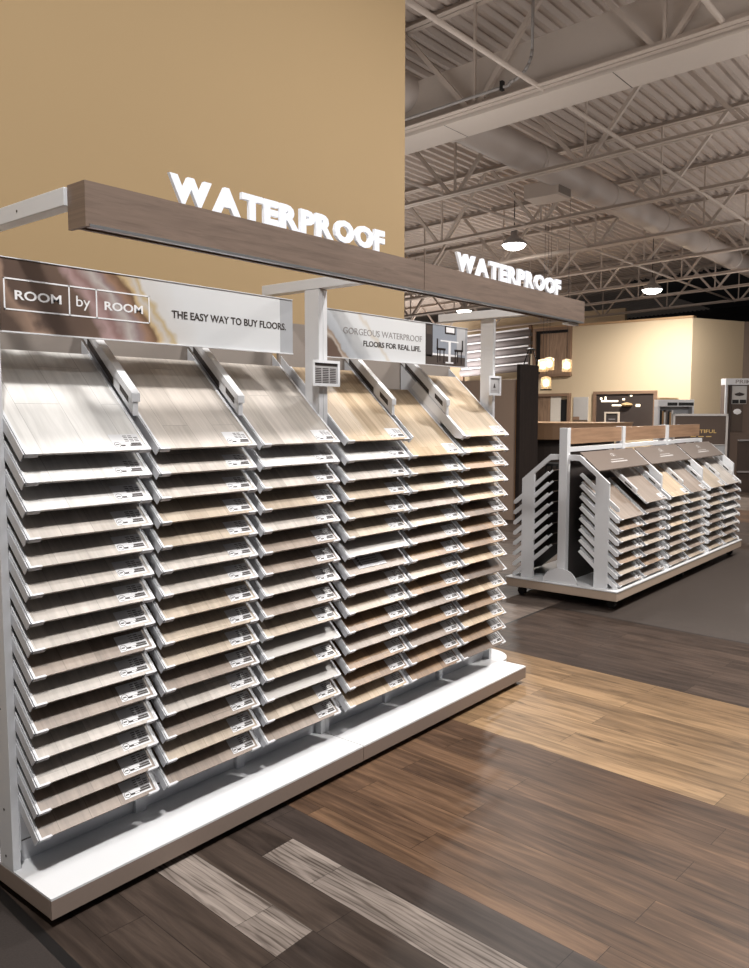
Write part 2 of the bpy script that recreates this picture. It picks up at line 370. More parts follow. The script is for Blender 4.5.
# sloped steel roof deck (flutes run along X), black beyond
def zr(y): return 5.50 - .032 * y
dk = MB(); X0, X1 = 2.8, 22.2; y = -5; prof = []
while y < 30:
    for dy, dz in ((0, 0), (.05, 0), (.07, .05), (.125, .05)): prof.append((y + dy, zr(y + dy) + dz))
    y += .155
n = len(prof)
v = [(X0, a, b) for a, b in prof] + [(X1, a, b) for a, b in prof] + [(X0, a, zr(a) + .1) for a, b in prof] + [(X1, a, zr(a) + .1) for a, b in prof]
dk.add(v, [(i, i + 1, i + 1 + n, i + n) for i in range(n - 1)] + [(2 * n + i, 3 * n + i, 3 * n + i + 1, 2 * n + i + 1) for i in range(n - 1)])
n0_ = next(i for i, q in enumerate(prof) if q[0] > 9.2)
v2 = [(x, a, b + dz) for x, dz in ((22.2, 0), (29.9, 0)) for a, b in prof[n0_:]]; m_ = n - n0_
dk.add(v2, [(i, i + 1, i + 1 + m_, i + m_) for i in range(m_ - 1)])
struct(dk.build('ceiling', DECK))
nb = MB(); nb.add([(22.2, -14, 5.7), (30.1, -14, 5.7), (30.1, 9.2, 5.23), (22.2, 9.2, 5.23), (22.2, -14, 5.8), (30.1, -14, 5.8), (30.1, 9.2, 5.33), (22.2, 9.2, 5.33)],
       [(0, 3, 2, 1), (4, 5, 6, 7), (0, 1, 5, 4), (1, 2, 6, 5), (2, 3, 7, 6), (3, 0, 4, 7)])
struct(nb.build('ceiling_far', NIGHT))
# box bulkhead across the roof
bk = MB(); ya, yb = -5, 14; zb = lambda y: 4.50 - .032 * y
bk.add([(x, yy, zb(yy) + dz) for x in (6.64, 7.06) for yy in (ya, yb) for dz in (-.03, .47)], [(0, 1, 3, 2), (4, 6, 7, 5), (0, 4, 5, 1), (2, 3, 7, 6), (0, 2, 6, 4), (1, 5, 7, 3)])
for yy in (1.2, 2.9, 4.6): bk.add([(x, yy + d, zb(yy) - .031) for x, d in ((6.64, 0), (7.06, 0), (7.06, .008), (6.64, .008))], [(0, 1, 2, 3)], 1)
struct(bk.build('ceiling_bulkhead', [plain('bulkhead_paint', (198, 186, 176), .7, var=.02), DARK]))

# roof joists
JX = [6.56, 8.76, 10.88, 12.98, 15.0, 17.2, 19.1, 21.3]
NODE = [4.158, 4.086, 4.0, 4.1, 4.05, 4.1, 4.0, 4.1]
JN = ['nearest white open-web roof joist, alongside the boxed bulkhead'] + [w + ' white open-web roof joist beyond the boxed bulkhead' for w in ('first', 'second', 'third', 'fourth', 'fifth', 'sixth', 'seventh')]
cd_ = {}
for k, x in enumerate(JX):
    j = thing('roof_joist', (x, 4, zb(4)), JN[k], 'roof joist', 'open-web roof joists')
    ya, yb = -3.2, 21
    for nm, dz, h, w in (('bottom_chord', 0, .055, .13), ('top_chord', .93, .065, .13)):
        c = MB()
        for s in (-1, 1):
            c.add([(x + s * a, yy, zb(yy) + dz + b) for yy in (ya, yb) for a, b in ((.008, 0), (w / 2, 0), (w / 2, .009), (.016, .009), (.016, h), (.008, h))],
                  [(0, 1, 7, 6), (1, 2, 8, 7), (2, 3, 9, 8), (3, 4, 10, 9), (4, 5, 11, 10), (5, 0, 6, 11), (0, 5, 4, 3, 2, 1), (6, 7, 8, 9, 10, 11)])
        c.build(nm, JOIST, j)
    p = 1.76; n0 = int((ya - NODE[k]) / p) ; yy = NODE[k] + n0 * p
    while yy < yb - .9:
        for a, b, t in ((0, -.80, .042), (.12, .92, .042), (.05, .05, .024)):
            if not (ya < yy + b < yb and ya < yy + a < yb): continue
            MB().bar((x, yy + a, zb(yy + a) + .02), (x, yy + b, zb(yy + b) + .97), t, t).build('web_member', JOIST, j)
        yy += p

# duct through the joists
d = thing('air_duct', (13, 5.1, 4.5), 'long round painted air duct running through the roof joists', 'duct')
MB().tube((3.2, 5.1, 4.73), (22, 5.1, 4.73), .195, 28).build('duct_pipe', DUCT, d, smooth=True)
for x in [5.2, 7.6, 9.3, 11.5, 13.6, 15.7, 17.8]:
    MB().tube((x, 5.1, 4.73), (x + .06, 5.1, 4.73), .207, 28).build('duct_collar', DUCT, d, smooth=True)
rg = MB().box(9.9, 10.3, 5.05, 5.55, 4.42, 4.62).build('register_box', JOIST, d, bev=.01)
MB().box(9.93, 10.27, 5.04, 5.052, 4.45, 4.60).build('grille', plain('grille_grey', (120, 110, 102), .6), rg)
for Yp, z, nm, lb in ((6.05, 4.335, 'bridging_pipe', 'pale bridging pipe under the joists above the lettering beam'), (3.55, 4.40, 'bridging_pipe', 'pale bridging pipe crossing the joists nearest the camera'),
                  (2.0, 4.47, 'bridging_pipe', 'pale bridging pipe at the upper right of the roof')):
    tag(MB().tube((3, Yp, z), (21.5, Yp, z), .022, 10).build(nm, JOIST, smooth=True), lb, 'pipe', 'roof pipes')
cp = MB()
pts = [(6.46, yy, zb(yy) + .06) for yy in (8, 3.78)]
for i in range(7):
    a = R(90 * i / 6); pts.append((6.46, 3.78 - .22 * math.sin(a), zb(3.1) + .06 + .22 * (1 - math.cos(a))))
pts.append((6.46, 3.56, zr(3.5) - .12))
cp.path(pts, .014, 8)
cpo = tag(cp.build('conduit', plain('galvanised_conduit', (150, 144, 140), .6), smooth=True), 'thin steel conduit bending up from the nearest roof joist', 'conduit')
MB().box(6.44, 6.48, 3.84, 3.87, zb(3.8) + .03, zb(3.8) + .11).build('conduit_clamp', BLACK, cpo)

def high_bay(loc, label, e):
    x, y, z = loc
    t = thing('high_bay_lamp', (x, y, z), label, 'lamp', 'high bay lamps')
    MB().lathe((x, y, z), [(0, -.085), (.09, -.078), (.165, -.045), (.20, 0)], 28).build('lens', LENS, t, smooth=True)
    MB().lathe((x, y, z), [(.20, 0), (.215, .02), (.13, .10), (.06, .15), (.05, .25), (0, .25)], 28).build('housing', STEEL, t, smooth=True)
    MB().tube((x, y, z + .25), (x, y, zr(y)), .008, 6).build('hanger', BLACK, t)
    l = lamp('high_bay_glow', 'AREA', (x, y, z - .10), e, .38)
    return t
high_bay((12.31, 7.07, 4.40), 'bright high bay lamp hanging above the right-hand lettering', 110)
high_bay((16.8, 6.37, 4.10), 'bright high bay lamp hanging in front of the cream back wall', 280)
high_bay((18.58, 12.18, 4.30), 'bright high bay lamp seen under the lettering beam', 110)

# ------------------------------------------------------------------ the tall display: two bays
TH = 43.0; ct, sn, tn = math.cos(R(TH)), math.sin(R(TH)), math.tan(R(TH))
YF, ZT, SP = 2.32, 1.430, .0855
BWID, BLEN = .437, .49
def comb(yt, zt, n, sp, th, lf, yb, zbot, yp, c=ct, s=sn):
    """side outline (y,z) of a slotted upright with n sloping fingers"""
    d = Vector((-c, -s)); q = Vector((s, -c)); g = sp * c - th; out = []
    T = Vector((yt, zt)); out.append((yb, zt + (yb - yt) * s / c))
    for i in range(n):
        Ti = T - Vector((0, sp * i)); P3 = Ti + q * th; P4 = P3 - d * lf
        out += [tuple(Ti), tuple(P3)]
        if i < n - 1:
            ctr = P4 + q * g / 2
            for k in range(0, 7):
                a = math.pi * k / 6
                out.append(tuple(ctr - q * (g / 2) * math.cos(a) - d * (g / 2) * math.sin(a)))
        else: out.append((yp, P3.y + (yp - P3.x) * s / c))
    out += [(yp, zbot), (yb, zbot)]
    return out
def make_bay(s, e, cols, arms, name_label, lower):
    root = thing('flooring_display_bay', ((s + e) / 2, 2.6, 0), name_label, 'display rack', 'bays of the tall display')
    g = .002
    # base
    base = MB().box(s + g, e - g, 2.215, 3.02, .03, .090).build('base', TAUPE, root, bev=.003)
    MB().box(s + g, e - g, 2.205, 3.02, .090, .097).build('base_top', TRAYTOP, base, 'bright white top of the base')
    MB().box(s + g, e - g, 2.205, 2.2145, .03, .0895).build('base_front', TAUPE, base)
    MB().box(s + .03, e - .03, 2.25, 3.0, 0, .03).build('plinth', BLACK, root)
    MB().box(s + .02, e - .02, 2.735, 2.75, .097, 1.97).build('back_panel', GREYPANEL, root)
    MB().box(s + .03, e - .03, 2.475, 2.49, .097, .42).build('kick_panel', WHITE2, root)
    MB().box(s + .03, e - .03, 2.472, 2.4755, .165, .168).build('panel_seam', DARK, root)
    for (a, b) in ((s + .001, s + .027), (e - .027, e - .001)):
        p = MB(); p.box(a, b, 2.435, 2.452, .097, 2.085); p.box(a, b, 2.505, 2.52, .097, 2.085)
        p.box(a if a == s + .001 else b - .006, (a + .006) if a == s + .001 else b, 2.45, 2.507, .097, 2.085)
        p.box((a + .02) if a == s + .001 else a, b if a == s + .001 else a + .006, 2.45, 2.507, .097, 2.085)
        po = p.build('post', WHITE, root, bev=.0015)
        for z in (.135, .29, .62, 1.1, 1.6):
            xx = a - .0005 if a < (s + e) / 2 else b + .0005
            MB().tube((xx - .001, 2.48, z), (xx + .001, 2.48, z), .004, 10).build('screw', DARK, po)
    for i, xl in enumerate(cols):
        for xa, th in ((xl - .0055, .030), (xl + BWID + .0025, .014)):
            MB().prism(comb(YF - .004, ZT - .002, 15, SP, th, .135, 2.73, .16, 2.43), 'x', xa, xa + .003).build('slotted_upright', WHITE2, root)
        if i < 2:
            xm = (xl + BWID + cols[i + 1]) / 2
            dv = MB(); zt = lambda y: 1.618 + (y - 2.42) * .905
            lo = lambda y: ZT + (y - YF) * tn + .012
            dv.prism([(2.425, zt(2.425) - .012), (2.425, lo(2.425)), (2.73, lo(2.73)), (2.73, zt(2.73) - .012)], 'x', xm - .011, xm + .011)
            dv.prism([(2.42, zt(2.42)), (2.42, zt(2.42) - .030), (2.74, zt(2.74) - .034), (2.74, zt(2.74))], 'x', xm - .017, xm + .017)
            do = dv.build('divider', WHITE, root, bev=.0015)
            for a, b, t_ in ((2.45, 2.50, .55), (2.54, 2.70, .12)):
                mid = lambda y: (zt(y) - .034) * t_ + lo(y) * (1 - t_) + .008
                MB().prism([(a, mid(a) + .015), (a, mid(a) - .012), (b, mid(b) - .012), (b, mid(b) + .015)], 'x', xm - .0118, xm + .0118).build('slot_shade', DARK, do)  # dark inset with the opening's shadow put into its colour
            MB().box(xm - .022, xm + .022, 2.455, 2.4745, .097, .36).build('foot_channel', WHITE2, root)
    # arms
    for (a, b) in arms:
        lft = a == 1.200
        ar = MB().box(a, b, 2.0885 if lft else 2.075, 2.795, 2.115 if lft else 2.087, 2.165 if lft else 2.132).build('arm', WHITE, root, bev=.002)
        MB().tube(((a - .001), 2.35, 2.14), ((a + .001), 2.35, 2.14), .004, 10).build('screw', DARK, ar)
    return root
B0, B1 = (1.149, 2.600), (2.600, 4.048)
C0 = [1.179, 1.657, 2.135]; C1 = [2.633, 3.099, 3.565]
bay0 = make_bay(*B0, C0, [(1.200, 1.245)], 'left bay of the tall white flooring display, under the ROOM by ROOM sign', True)
bay1 = make_bay(*B1, C1, [(2.574, 2.628), (3.985, 4.040)], 'right bay of the tall white flooring display, under the GORGEOUS WATERPROOF sign', True)
for x, hw, hh in ((C1[1] + .003, .004, .02), (C1[1] + BWID + .012, .010, .040)):   # the tray left empty above the fifth column
    yz = lambda b, d: (YF + b * ct + d * sn, ZT + b * sn - d * ct)
    er = MB().prism([yz(0, -.006), yz(0, hh - .02), yz(.03, hh), yz(.42, hh), yz(.42, -.006)], 'x', x - hw, x + hw).build('empty_rail', WHITE, bay1)
    if hw > .01:
        for b0, b1 in ((.08, .14), (.24, .34)):
            MB().prism([yz(b0, .010), yz(b0, hh - .012), yz(b1, hh - .012), yz(b1, .010)], 'x', x - hw - .0006, x).build('slot_shade', DARK, er)  # dark inset in place of a shadowed opening
# right end: dark finished side boards and round foot plate
MB().box(4.056, 4.075, 2.62, 2.70, .03, 1.2).build('side_board', planks('dark_side_board', [(58, 46, 42), (78, 62, 54)], 3, 9, 0, plane=(2, 1), rough=.5, seam=1), bay1, 'dark brown')
fp = MB(); fp.prism([(4.05, 2.36)] + [(4.05 + .17 * math.sin(math.pi * k / 14), 2.53 - .17 * math.cos(math.pi * k / 14)) for k in range(15)], 'z', .075, .097)
fp.build('foot_plate', WHITE, bay1)

# lettering beam halves
def beam(xa, xb, root, capl, capr):
    bm_ = MB(); bm_.box(xa, xb, 2.0, 2.016, 2.057, 2.170); bm_.box(xa, xb, 2.016, 2.088, 2.158, 2.170); bm_.box(xa, xb, 2.076, 2.088, 2.057, 2.158)
    if capl: bm_.box(xa - .012, xa, 2.0, 2.088, 2.05, 2.170)
    if capr: bm_.box(xb, xb + .012, 2.0, 2.088, 2.05, 2.170)
    o = bm_.build('header_beam', BEAMWOOD, root, 'walnut brown')
    MB().box(xa, xb, 1.9985, 2.0165, 2.049, 2.057).build('edge_strip', STEEL, o)
    if capr: MB().box(xb - .12, xb + .004, 2.03, 2.07, 2.038, 2.05).build('end_bracket', WHITE, o)
    return o
beam0 = beam(1.222, 2.748, bay0, True, False); beam1 = beam(2.752, 4.262, bay1, False, True)
def channel_letters(x0, x1, par):
    word = 'WATERPROOF'; g = []; tot = 0
    for i, ch in enumerate(word):
        v, f = text_mesh(ch, .058, 1); xs = [p.x for p in v]; ys = [p.y for p in v]
        g.append((v, f, min(xs), max(xs), min(ys), max(ys)))
    h = [.081] * 10
    wd = [(q[3] - q[2]) / (q[5] - q[4]) * hh for q, hh in zip(g, h)]
    gap = .006; sc = ((x1 - x0) - gap * 9) / sum(wd); x = x0
    for (v, f, a, b, c, dd), hh, w in zip(g, h, wd):
        w *= sc
        m = MB(); m.add([((p.x - a) / (b - a) * w + x, 2.006 - p.z * .006, 2.170 + (p.y - c) / (dd - c) * hh) for p in v], f)
        m.build('letter', LETTER, par); x += w + gap
channel_letters(1.485, 2.49, beam0); channel_letters(2.99, 3.985, beam1)

# hanging sign panels
sg = MB().box(1.186, 2.352, 2.446, 2.458, 1.800, 2.020).build('sign_panel', marble('geode_print'), bay0, 'brown geode print fading to pale grey')
MB().box(2.352, 2.425, 2.446, 2.456, 1.800, 2.020).build('acrylic_end', plain('grey_acrylic', (176, 178, 182), .2), sg)
MB().box(1.186, 2.425, 2.443, 2.460, 1.796, 1.800).build('sign_rail', WHITE, sg)
MB().box(1.186, 2.425, 2.443, 2.460, 2.020, 2.023).build('sign_rail', WHITE, sg)
ys = 2.4455
fr = MB(); t = .0045; xa, xb, za, zb_ = 1.197, 1.718, 1.864, 1.961
fr.box(xa, xb, ys - .0008, ys, za, za + t); fr.box(xa, xb, ys - .0008, ys, zb_ - t, zb_)
for x in (xa, 1.41, 1.508, xb - t): fr.box(x, x + t, ys - .0008, ys, za, zb_)
fr.build('printed_frame', INKW, sg)
lettering('ROOM', 1.232, 1.385, 1.897, 1.926, ys, INKW, sg, bold=.022)
lettering('by', 1.437, 1.487, 1.886, 1.931, ys, INKW, sg)
lettering('ROOM', 1.540, 1.690, 1.895, 1.924, ys, INKW, sg, bold=.022)
lettering('THE EASY WAY TO BUY FLOORS.', 1.812, 2.385, 1.893, 1.921, ys, INK, sg, bold=.018)
sg = MB().box(2.632, 3.377, 2.446, 2.458, 1.800, 2.008).build('sign_panel', marble_pale('pale_geode_print'), bay1, 'pale grey geode print')
MB().box(2.632, 3.77, 2.443, 2.460, 1.797, 1.800).build('sign_rail', WHITE, sg)
MB().box(2.632, 3.77, 2.443, 2.460, 2.008, 2.011).build('sign_rail', WHITE, sg)
lettering('GORGEOUS WATERPROOF', 2.745, 3.345, 1.909, 1.938, ys, INKG, sg, bold=-.004)
lettering('FLOORS FOR REAL LIFE.', 2.885, 3.335, 1.860, 1.886, ys, INK, sg, bold=.018)
# printed photograph of a dining corner
pc = [plain('print_blue_grey', (150, 156, 166), .3, var=.05), plain('print_dark', (62, 56, 55), .3), plain('print_floor', (84, 75, 70), .3), INKW, plain('print_mid', (190, 190, 192), .3), plain('print_chair', (48, 40, 38), .3)]
ph = MB().box(3.377, 3.745, 2.446, 2.458, 1.800, 2.008)
def fq(x0, x1, z0, z1, mi, k=1): ph.box(3.377 + x0 * .368, 3.377 + x1 * .368, 2.446 - .0003 * k, 2.446, 1.8 + z0 * .208, 1.8 + z1 * .208, mi)
fq(0, 1, 0, .24, 2); fq(0, .17, .2, 1, 1); fq(.02, .15, .74, .95, 2, 2); fq(.78, 1, .3, 1, 4); fq(.17, .78, .24, .29, 3)
fq(.47, .74, .80, 1, 5, 2); fq(.50, .71, .84, .97, 3, 3)
fq(.36, .82, .60, .635, 3, 3); fq(.56, .62, .1, .6, 3, 3); fq(.49, .69, .06, .10, 3, 3)
for a in (.27, .72):
    fq(a, a + .22, .38, .43, 5, 4); fq(a + .01, a + .03, .06, .40, 5, 4); fq(a + .17, a + .19, .06, .40, 5, 4); fq(a + .07, a + .09, .10, .40, 5, 4)
fq(.27, .30, .4, .66, 5, 4); fq(.91, .94, .4, .68, 5, 4)
ph.build('room_photograph', pc, sg, 'photo print of a dining corner')
MB().box(3.745, 3.77, 2.448, 2.456, 1.800, 2.008).build('acrylic_end', plain('clear_grey_acrylic', (170, 172, 176), .2), sg)

# placards clipped to the posts
def placard(x, z, w, h, root, rows):
    p = MB(); t = .012
    p.box(x - w / 2, x + w / 2, 2.405, 2.42, z - h / 2, z - h / 2 + t); p.box(x - w / 2, x + w / 2, 2.405, 2.42, z + h / 2 - t, z + h / 2)
    p.box(x - w / 2, x - w / 2 + t, 2.405, 2.42, z - h / 2 + t, z + h / 2 - t); p.box(x + w / 2 - t, x + w / 2, 2.405, 2.42, z - h / 2 + t, z + h / 2 - t)
    p.box(x - .02, x + .02, 2.42, 2.4345, z - .03, z + .03)
    o = p.build('placard', WHITE, root)
    c = MB().box(x - w / 2 + t, x + w / 2 - t, 2.411, 2.419, z - h / 2 + t, z + h / 2 - t)
    if rows:
        c.box(x - w / 2 + t, x + w / 2 - t, 2.4095, 2.411, z + h / 2 - t - .012, z + h / 2 - t, 1)
        for k in range(10):
            for q in range(3):
                xx = x - w / 2 + t + .008 + q * .046; zz = z + h / 2 - t - .022 - k * .0075
                c.box(xx, xx + .038, 2.4102, 2.411, zz - .004, zz, 2)
    else:
        c.prism([(x - .012, z - .012), (x + .012, z - .012), (x, z + .014)], 'y', 2.410, 2.411, 1)
        c.box(x - .03, x + .03, 2.4102, 2.411, z - .03, z - .026, 2)
    c.build('printed_card', [plain('card_grey', (170, 168, 168), .4), INK, INKG if not rows else INK], o)
placard(2.590, 1.722, .172, .112, bay1, True)
placard(4.000, 1.705, .130, .110, bay1, False)

# ------------------------------------------------------------------ sample boards
def label_mesh():
    c = MB(); c.box(-.055, .055, 0, .062, 0, .0007, 0)
    c.box(-.028, .05, .006, .013, .0007, .001, 1); c.box(.012, .05, .014, .021, .0007, .001, 1); c.box(-.012, .006, .0075, .0115, .001, .0013, 2)
    for k in range(12):
        a, b = 2 * math.pi * k / 12, 2 * math.pi * (k + 1) / 12
        c.add([(-.040 + r * math.cos(x), .014 + r * .9 * math.sin(x), .0011) for x, r in ((a, .013), (b, .013), (b, .011), (a, .011))], [(0, 1, 2, 3)], 1)
    c.box(-.047, -.034, .012, .016, .0007, .0011, 1)
    for k in range(4):
        for q in range(3 - (k == 3)): c.box(-.004 + q * .019, .011 + q * .019, .028 + k * .008, .031 + k * .008, .0007, .001, 1)
    return c.mesh('label', [plain('label_film', (214, 214, 216), .3, var=.03), INK, INKW])
def board_parts(w, L):
    rails = []
    for s in (-1, 1):
        m = MB(); x = s * w / 2
        a, b = sorted((x, x - s * .003)); m.box(a, b, 0, L, -.006, .007)
        a, b = sorted((x, x - s * .008)); m.box(a, b, 0, L, .0052, .007)
        a, b = sorted((x, x - s * .012)); m.box(a, b, 0, L, -.0075, -.0055)
        rails.append(m.mesh('side_rail', WHITE))
    clips = []
    for s in (-1, 1):
        m = MB(); x = s * (w / 2 + .0005)
        a, b = sorted((x, x - s * .042)); m.box(a, b, -.003, .000, -.008, .008)
        a, b = sorted((x, x - s * .005)); m.box(a, b, -.003, .022, -.008, .0085)
        a, b = sorted((x, x - s * .040)); m.box(a, b, -.003, .004, .0052, .0078)
        clips.append(m.mesh('corner_clip', WHITE2))
    return rails, clips
PAN = {}
def panel_mesh(kind, w, L):
    k = (kind, w, L)
    if k not in PAN:
        m = MB().box(-w / 2 + .004, w / 2 - .004, .0, L, -.002, .005); m.box(-w / 2 + .004, w / 2 - .004, .001, L, -.005, -.002, 1)
        PAN[k] = m.mesh('panel', [BOARD[kind], UNDERSHADE])
    return PAN[k]
LAB = label_mesh()
def board(root_loc, tilt, kind, w, L, parts, label, group, sticker=True, card=False):
    t = bpy.data.objects.new('sample_board', None); COL.objects.link(t); t.location = root_loc; t.rotation_euler = (R(tilt), 0, 0)
    t.empty_display_size = .05; tag(t, label, 'flooring sample', group)
    def ch(name, me, loc=(0, 0, 0)):
        o = bpy.data.objects.new(name, me); COL.objects.link(o); o.parent = t; o.location = loc; return o
    ch('panel', panel_mesh(kind, w, L))
    for me in parts[0]: ch('side_rail', me)
    for me in parts[1]: ch('corner_clip', me)
    if sticker: ch('label', LAB, (w / 2 - .072, .012, .0052))
    if card:
        if 'card' not in PAN:
            c = MB().box(-.10, .10, 0, .075, 0, .002)
            for k in range(4): c.box(-.08, -.065, .052 - k * .013, .06 - k * .013, .002, .0023, 1); c.box(-.055, .06, .055 - k * .013, .058 - k * .013, .002, .0023, 1)
            PAN['card'] = c.mesh('notice_card', [plain('card_silver', (182, 182, 186), .35), INK])
        ch('notice_card', PAN['card'], (-.03, .025, .0055))
    return t
UNDERSHADE = plain('underside_shade', (40, 34, 32), .7)  # shadow under each board painted into its dark underside
P0 = board_parts(BWID, BLEN)
TONES = [
 ['white oak', 'white oak', 'white oak', 'pale greige', 'pale greige', 'pale greige', 'pale greige', 'pale greige', 'grey brown', 'pale greige', 'grey brown', 'pale greige', 'pale greige', 'grey brown', 'grey brown'],
 ['pale greige', 'pale greige', 'pale greige', 'beige', 'beige', 'pale greige', 'pale greige', 'beige', 'beige', 'beige', 'grey brown', 'pale greige', 'grey brown', 'beige', 'grey brown'],
 ['pale greige', 'white oak', 'pale greige', 'beige', 'pale greige', 'grey brown', 'grey brown', 'pale greige', 'grey brown', 'beige', 'plain grey', 'beige', 'plain grey', 'beige', 'grey brown'],
 ['honey', 'white oak', 'pale greige', 'beige', 'beige', 'beige', 'plain grey', 'grey brown', 'grey brown', 'beige', 'warm brown', 'grey brown', 'warm brown', 'warm brown', 'honey'],
 ['honey', 'honey', 'beige', 'beige', 'grey brown', 'beige', 'grey brown', 'warm brown', 'beige', 'warm brown', 'grey brown', 'warm brown', 'grey brown', 'warm brown', 'warm brown'],
 ['honey', 'honey', 'warm brown', 'honey', 'honey', 'dark brown', 'warm brown', 'warm brown', 'honey', 'dark brown', 'honey', 'warm brown', 'honey', 'warm brown', 'dark brown']]
NOST = {(2, 10), (2, 12), (3, 6), (3, 7), (4, 4), (5, 9)}
for c, xl in enumerate(C0 + C1):
    for i in range(15):
        if c == 4 and i == 0: continue
        kind = TONES[c][i]; o = ORD[i]
        extra = ''
        if c == 4: o = ORD[i - 1] if i < 14 else 'bottom'
        board((xl + BWID / 2, YF, ZT - SP * i - .006), TH, kind, BWID, BLEN, P0,
              f'{kind} sample board, {o} in the {COLN[c]} column from left, tall display', 'sample boards on the tall display',
              (c, i) not in NOST, (c, i) == (3, 7))

# ------------------------------------------------------------------ low island display
IX0, IX1, IY0, IY1, IYC = 5.94, 9.34, 2.46, 3.44, 2.95
isl = thing('island_display', ((IX0 + IX1) / 2, IYC, 0), 'low white island display on wheels, standing beyond the tall display', 'display rack')
ib = MB().box(IX0, IX1, IY0, IY1, .085, .155).build('base', ISLBASE, isl, bev=.003)
MB().box(IX0 - .004, IX1 + .004, IY0 - .004, IY1 + .004, .155, .164).build('base_top', TRAYTOP, ib, 'white top of the base')
for x in (IX0 + .12, (IX0 + IX1) / 2, IX1 - .12):
    for y in (IY0 + .09, IY1 - .09):
        c = MB(); c.tube((x - .016, y, .035), (x + .016, y, .035), .035, 16); c.box(x - .026, x + .026, y - .02, y + .02, .055, .085)
        c.build('caster', BLACK, isl)
IT = 40.0; ic, is_ = math.cos(R(IT)), math.sin(R(IT)); it = is_ / ic
ISP, IZT, IYF = .0885, .805, 2.485
SEC = [6.0, 7.12, 8.24]
def island_plate(x, fingers=True, wide=.02):
    for s in (-1, 1):
        Y = lambda a: IYC + s * a
        p = MB()
        p.prism([(Y(.385), .164), (Y(.385), 1.0), (Y(.13), 1.214), (Y(0.03), 1.214), (Y(.03), 1.175), (Y(.13), 1.165), (Y(.27), 1.05), (Y(.27), .164)], 'x', x, x + wide)
        if fingers:
            for i in range(8):
                z = IZT + .004 - ISP * i; a0 = IYC - IYF
                q = lambda a, zz: (Y(a), zz)
                p.prism([q(a0, z), q(.37, z + (a0 - .37) * it), q(.37, z + (a0 - .37) * it - .046), q(a0 - .02, z + .02 * it - .046), q(a0 + .004, z - .026)], 'x', x + .004, x + wide - .004)
                p.prism([q(.28, z + (a0 - .28) * it), q(.15, z + (a0 - .15) * it), q(.13, z + (a0 - .15) * it - .02), q(.28, z + (a0 - .28) * it - .046)], 'x', x + .004, x + wide - .004)
        p.build('end_upright', WHITE, isl, bev=.002)
for x in SEC + [9.30]: island_plate(x, wide=.02 if x == 6.0 else .034)
for k, x in enumerate(SEC + [9.30]):
    MB().box(x - .03, x + .03, IYC - .035, IYC + .035, .164, 1.430 if k < 3 else 1.27).build('post', WHITE, isl, bev=.003)
    if k in (0, 3):
        f = MB(); xx = x - .05 if k == 0 else x + .03
        f.prism([(IYC + .15 * math.cos(math.pi * j / 16), .164 + .125 * math.sin(math.pi * j / 16)) for j in range(17)], 'x', xx, xx + .018)
        f.build('foot_disc', WHITE, isl)
for k in range(3):
    a, b = SEC[k] + .03, ((SEC + [9.30])[k + 1] - .03)
    MB().box(a, b, IYC - .02, IYC + .02, 1.298, 1.425).build('header_board', HEADWOOD, isl, 'oak brown')
    MB().box(a, b, IYC - .03, IYC + .03, 1.235, 1.272).build('top_rail', WHITE, isl, bev=.002)
    MB().box(a, b, IYC - .05, IYC + .05, 1.165, 1.18).build('top_rail', WHITE2, isl)
    MB().box(a, b, IYC - .01, IYC + .01, .164, 1.165).build('core_panel', DARK, isl, 'dark centre panel')
    # printed slope panel above the boards
    zs = lambda y: 1.0 + (y - 2.565) * .845
    M_ = MB(); ya, yb = 2.665, 2.83
    M_.prism([(ya, zs(ya) + .004), (yb, zs(yb) + .004), (yb, zs(yb) + .012), (ya, zs(ya) + .012)], 'x', a - .005, b + .005)
    po = M_.build('slope_panel', plain('taupe_print', (112, 100, 92), .35, var=.03), isl, 'taupe printed panel')
    sl = math.atan(.845); xm = (a + b) / 2
    MX = Matrix.Translation((xm, 2.7475, zs(2.7475) + .0125)) @ Matrix.Rotation(sl, 4, 'X')
    mk = MB()
    for q in range(16):
        t0, t1 = math.pi * (-.1 + 1.2 * q / 16), math.pi * (-.1 + 1.2 * (q + 1) / 16)
        mk.add([MX @ Vector((r * math.cos(t), .035 + r * .7 * math.sin(t), .0004)) for t, r in ((t0, .045), (t1, .045), (t1, .037), (t0, .037))], [(0, 1, 2, 3)])
    mk.add([MX @ Vector(p) for p in ((-.02, .03, .0004), (.02, .03, .0004), (.0, .055, .0004))], [(0, 1, 2)])
    mk.add([MX @ Vector(p) for p in ((-.13, -.012, .0004), (.13, -.012, .0004), (.13, -.006, .0004), (-.13, -.006, .0004))], [(0, 1, 2, 3)])
    mk.add([MX @ Vector(p) for p in ((-.17, -.040, .0004), (.17, -.040, .0004), (.17, -.028, .0004), (-.17, -.028, .0004))], [(0, 1, 2, 3)])
    mk.build('printed_emblem', EMB, po)
    # slim dividers that stand between the boards
    for xd in (a + .51, b - .012):
        dvv = MB(); lo = lambda y: IZT + (y - IYF) * it + .004; zt = lambda y: lo(y) + .05
        dvv.prism([(2.56, zt(2.56)), (2.56, lo(2.56)), (2.75, lo(2.75)), (2.75, zt(2.75))], 'x', xd - .008, xd + .008)
        dvv.prism([(2.555, zt(2.555)), (2.555, zt(2.555) - .02), (2.75, zt(2.75) - .02), (2.75, zt(2.75))], 'x', xd - .016, xd + .016)
        do = dvv.build('divider', WHITE, isl)
        MB().prism([(2.60, zt(2.60) - .022), (2.60, zt(2.60) - .040), (2.66, zt(2.66) - .040), (2.66, zt(2.66) - .022)], 'x', xd - .0085, xd + .0085).build('slot_shade', DARK, do)  # dark inset, shadow of the opening put into its colour
    MB().box(a + .50, a + .53, 2.55, 2.57, .164, .30).build('foot_channel', WHITE2, isl)
IW, IL = .475, .44
P1 = board_parts(IW, IL)
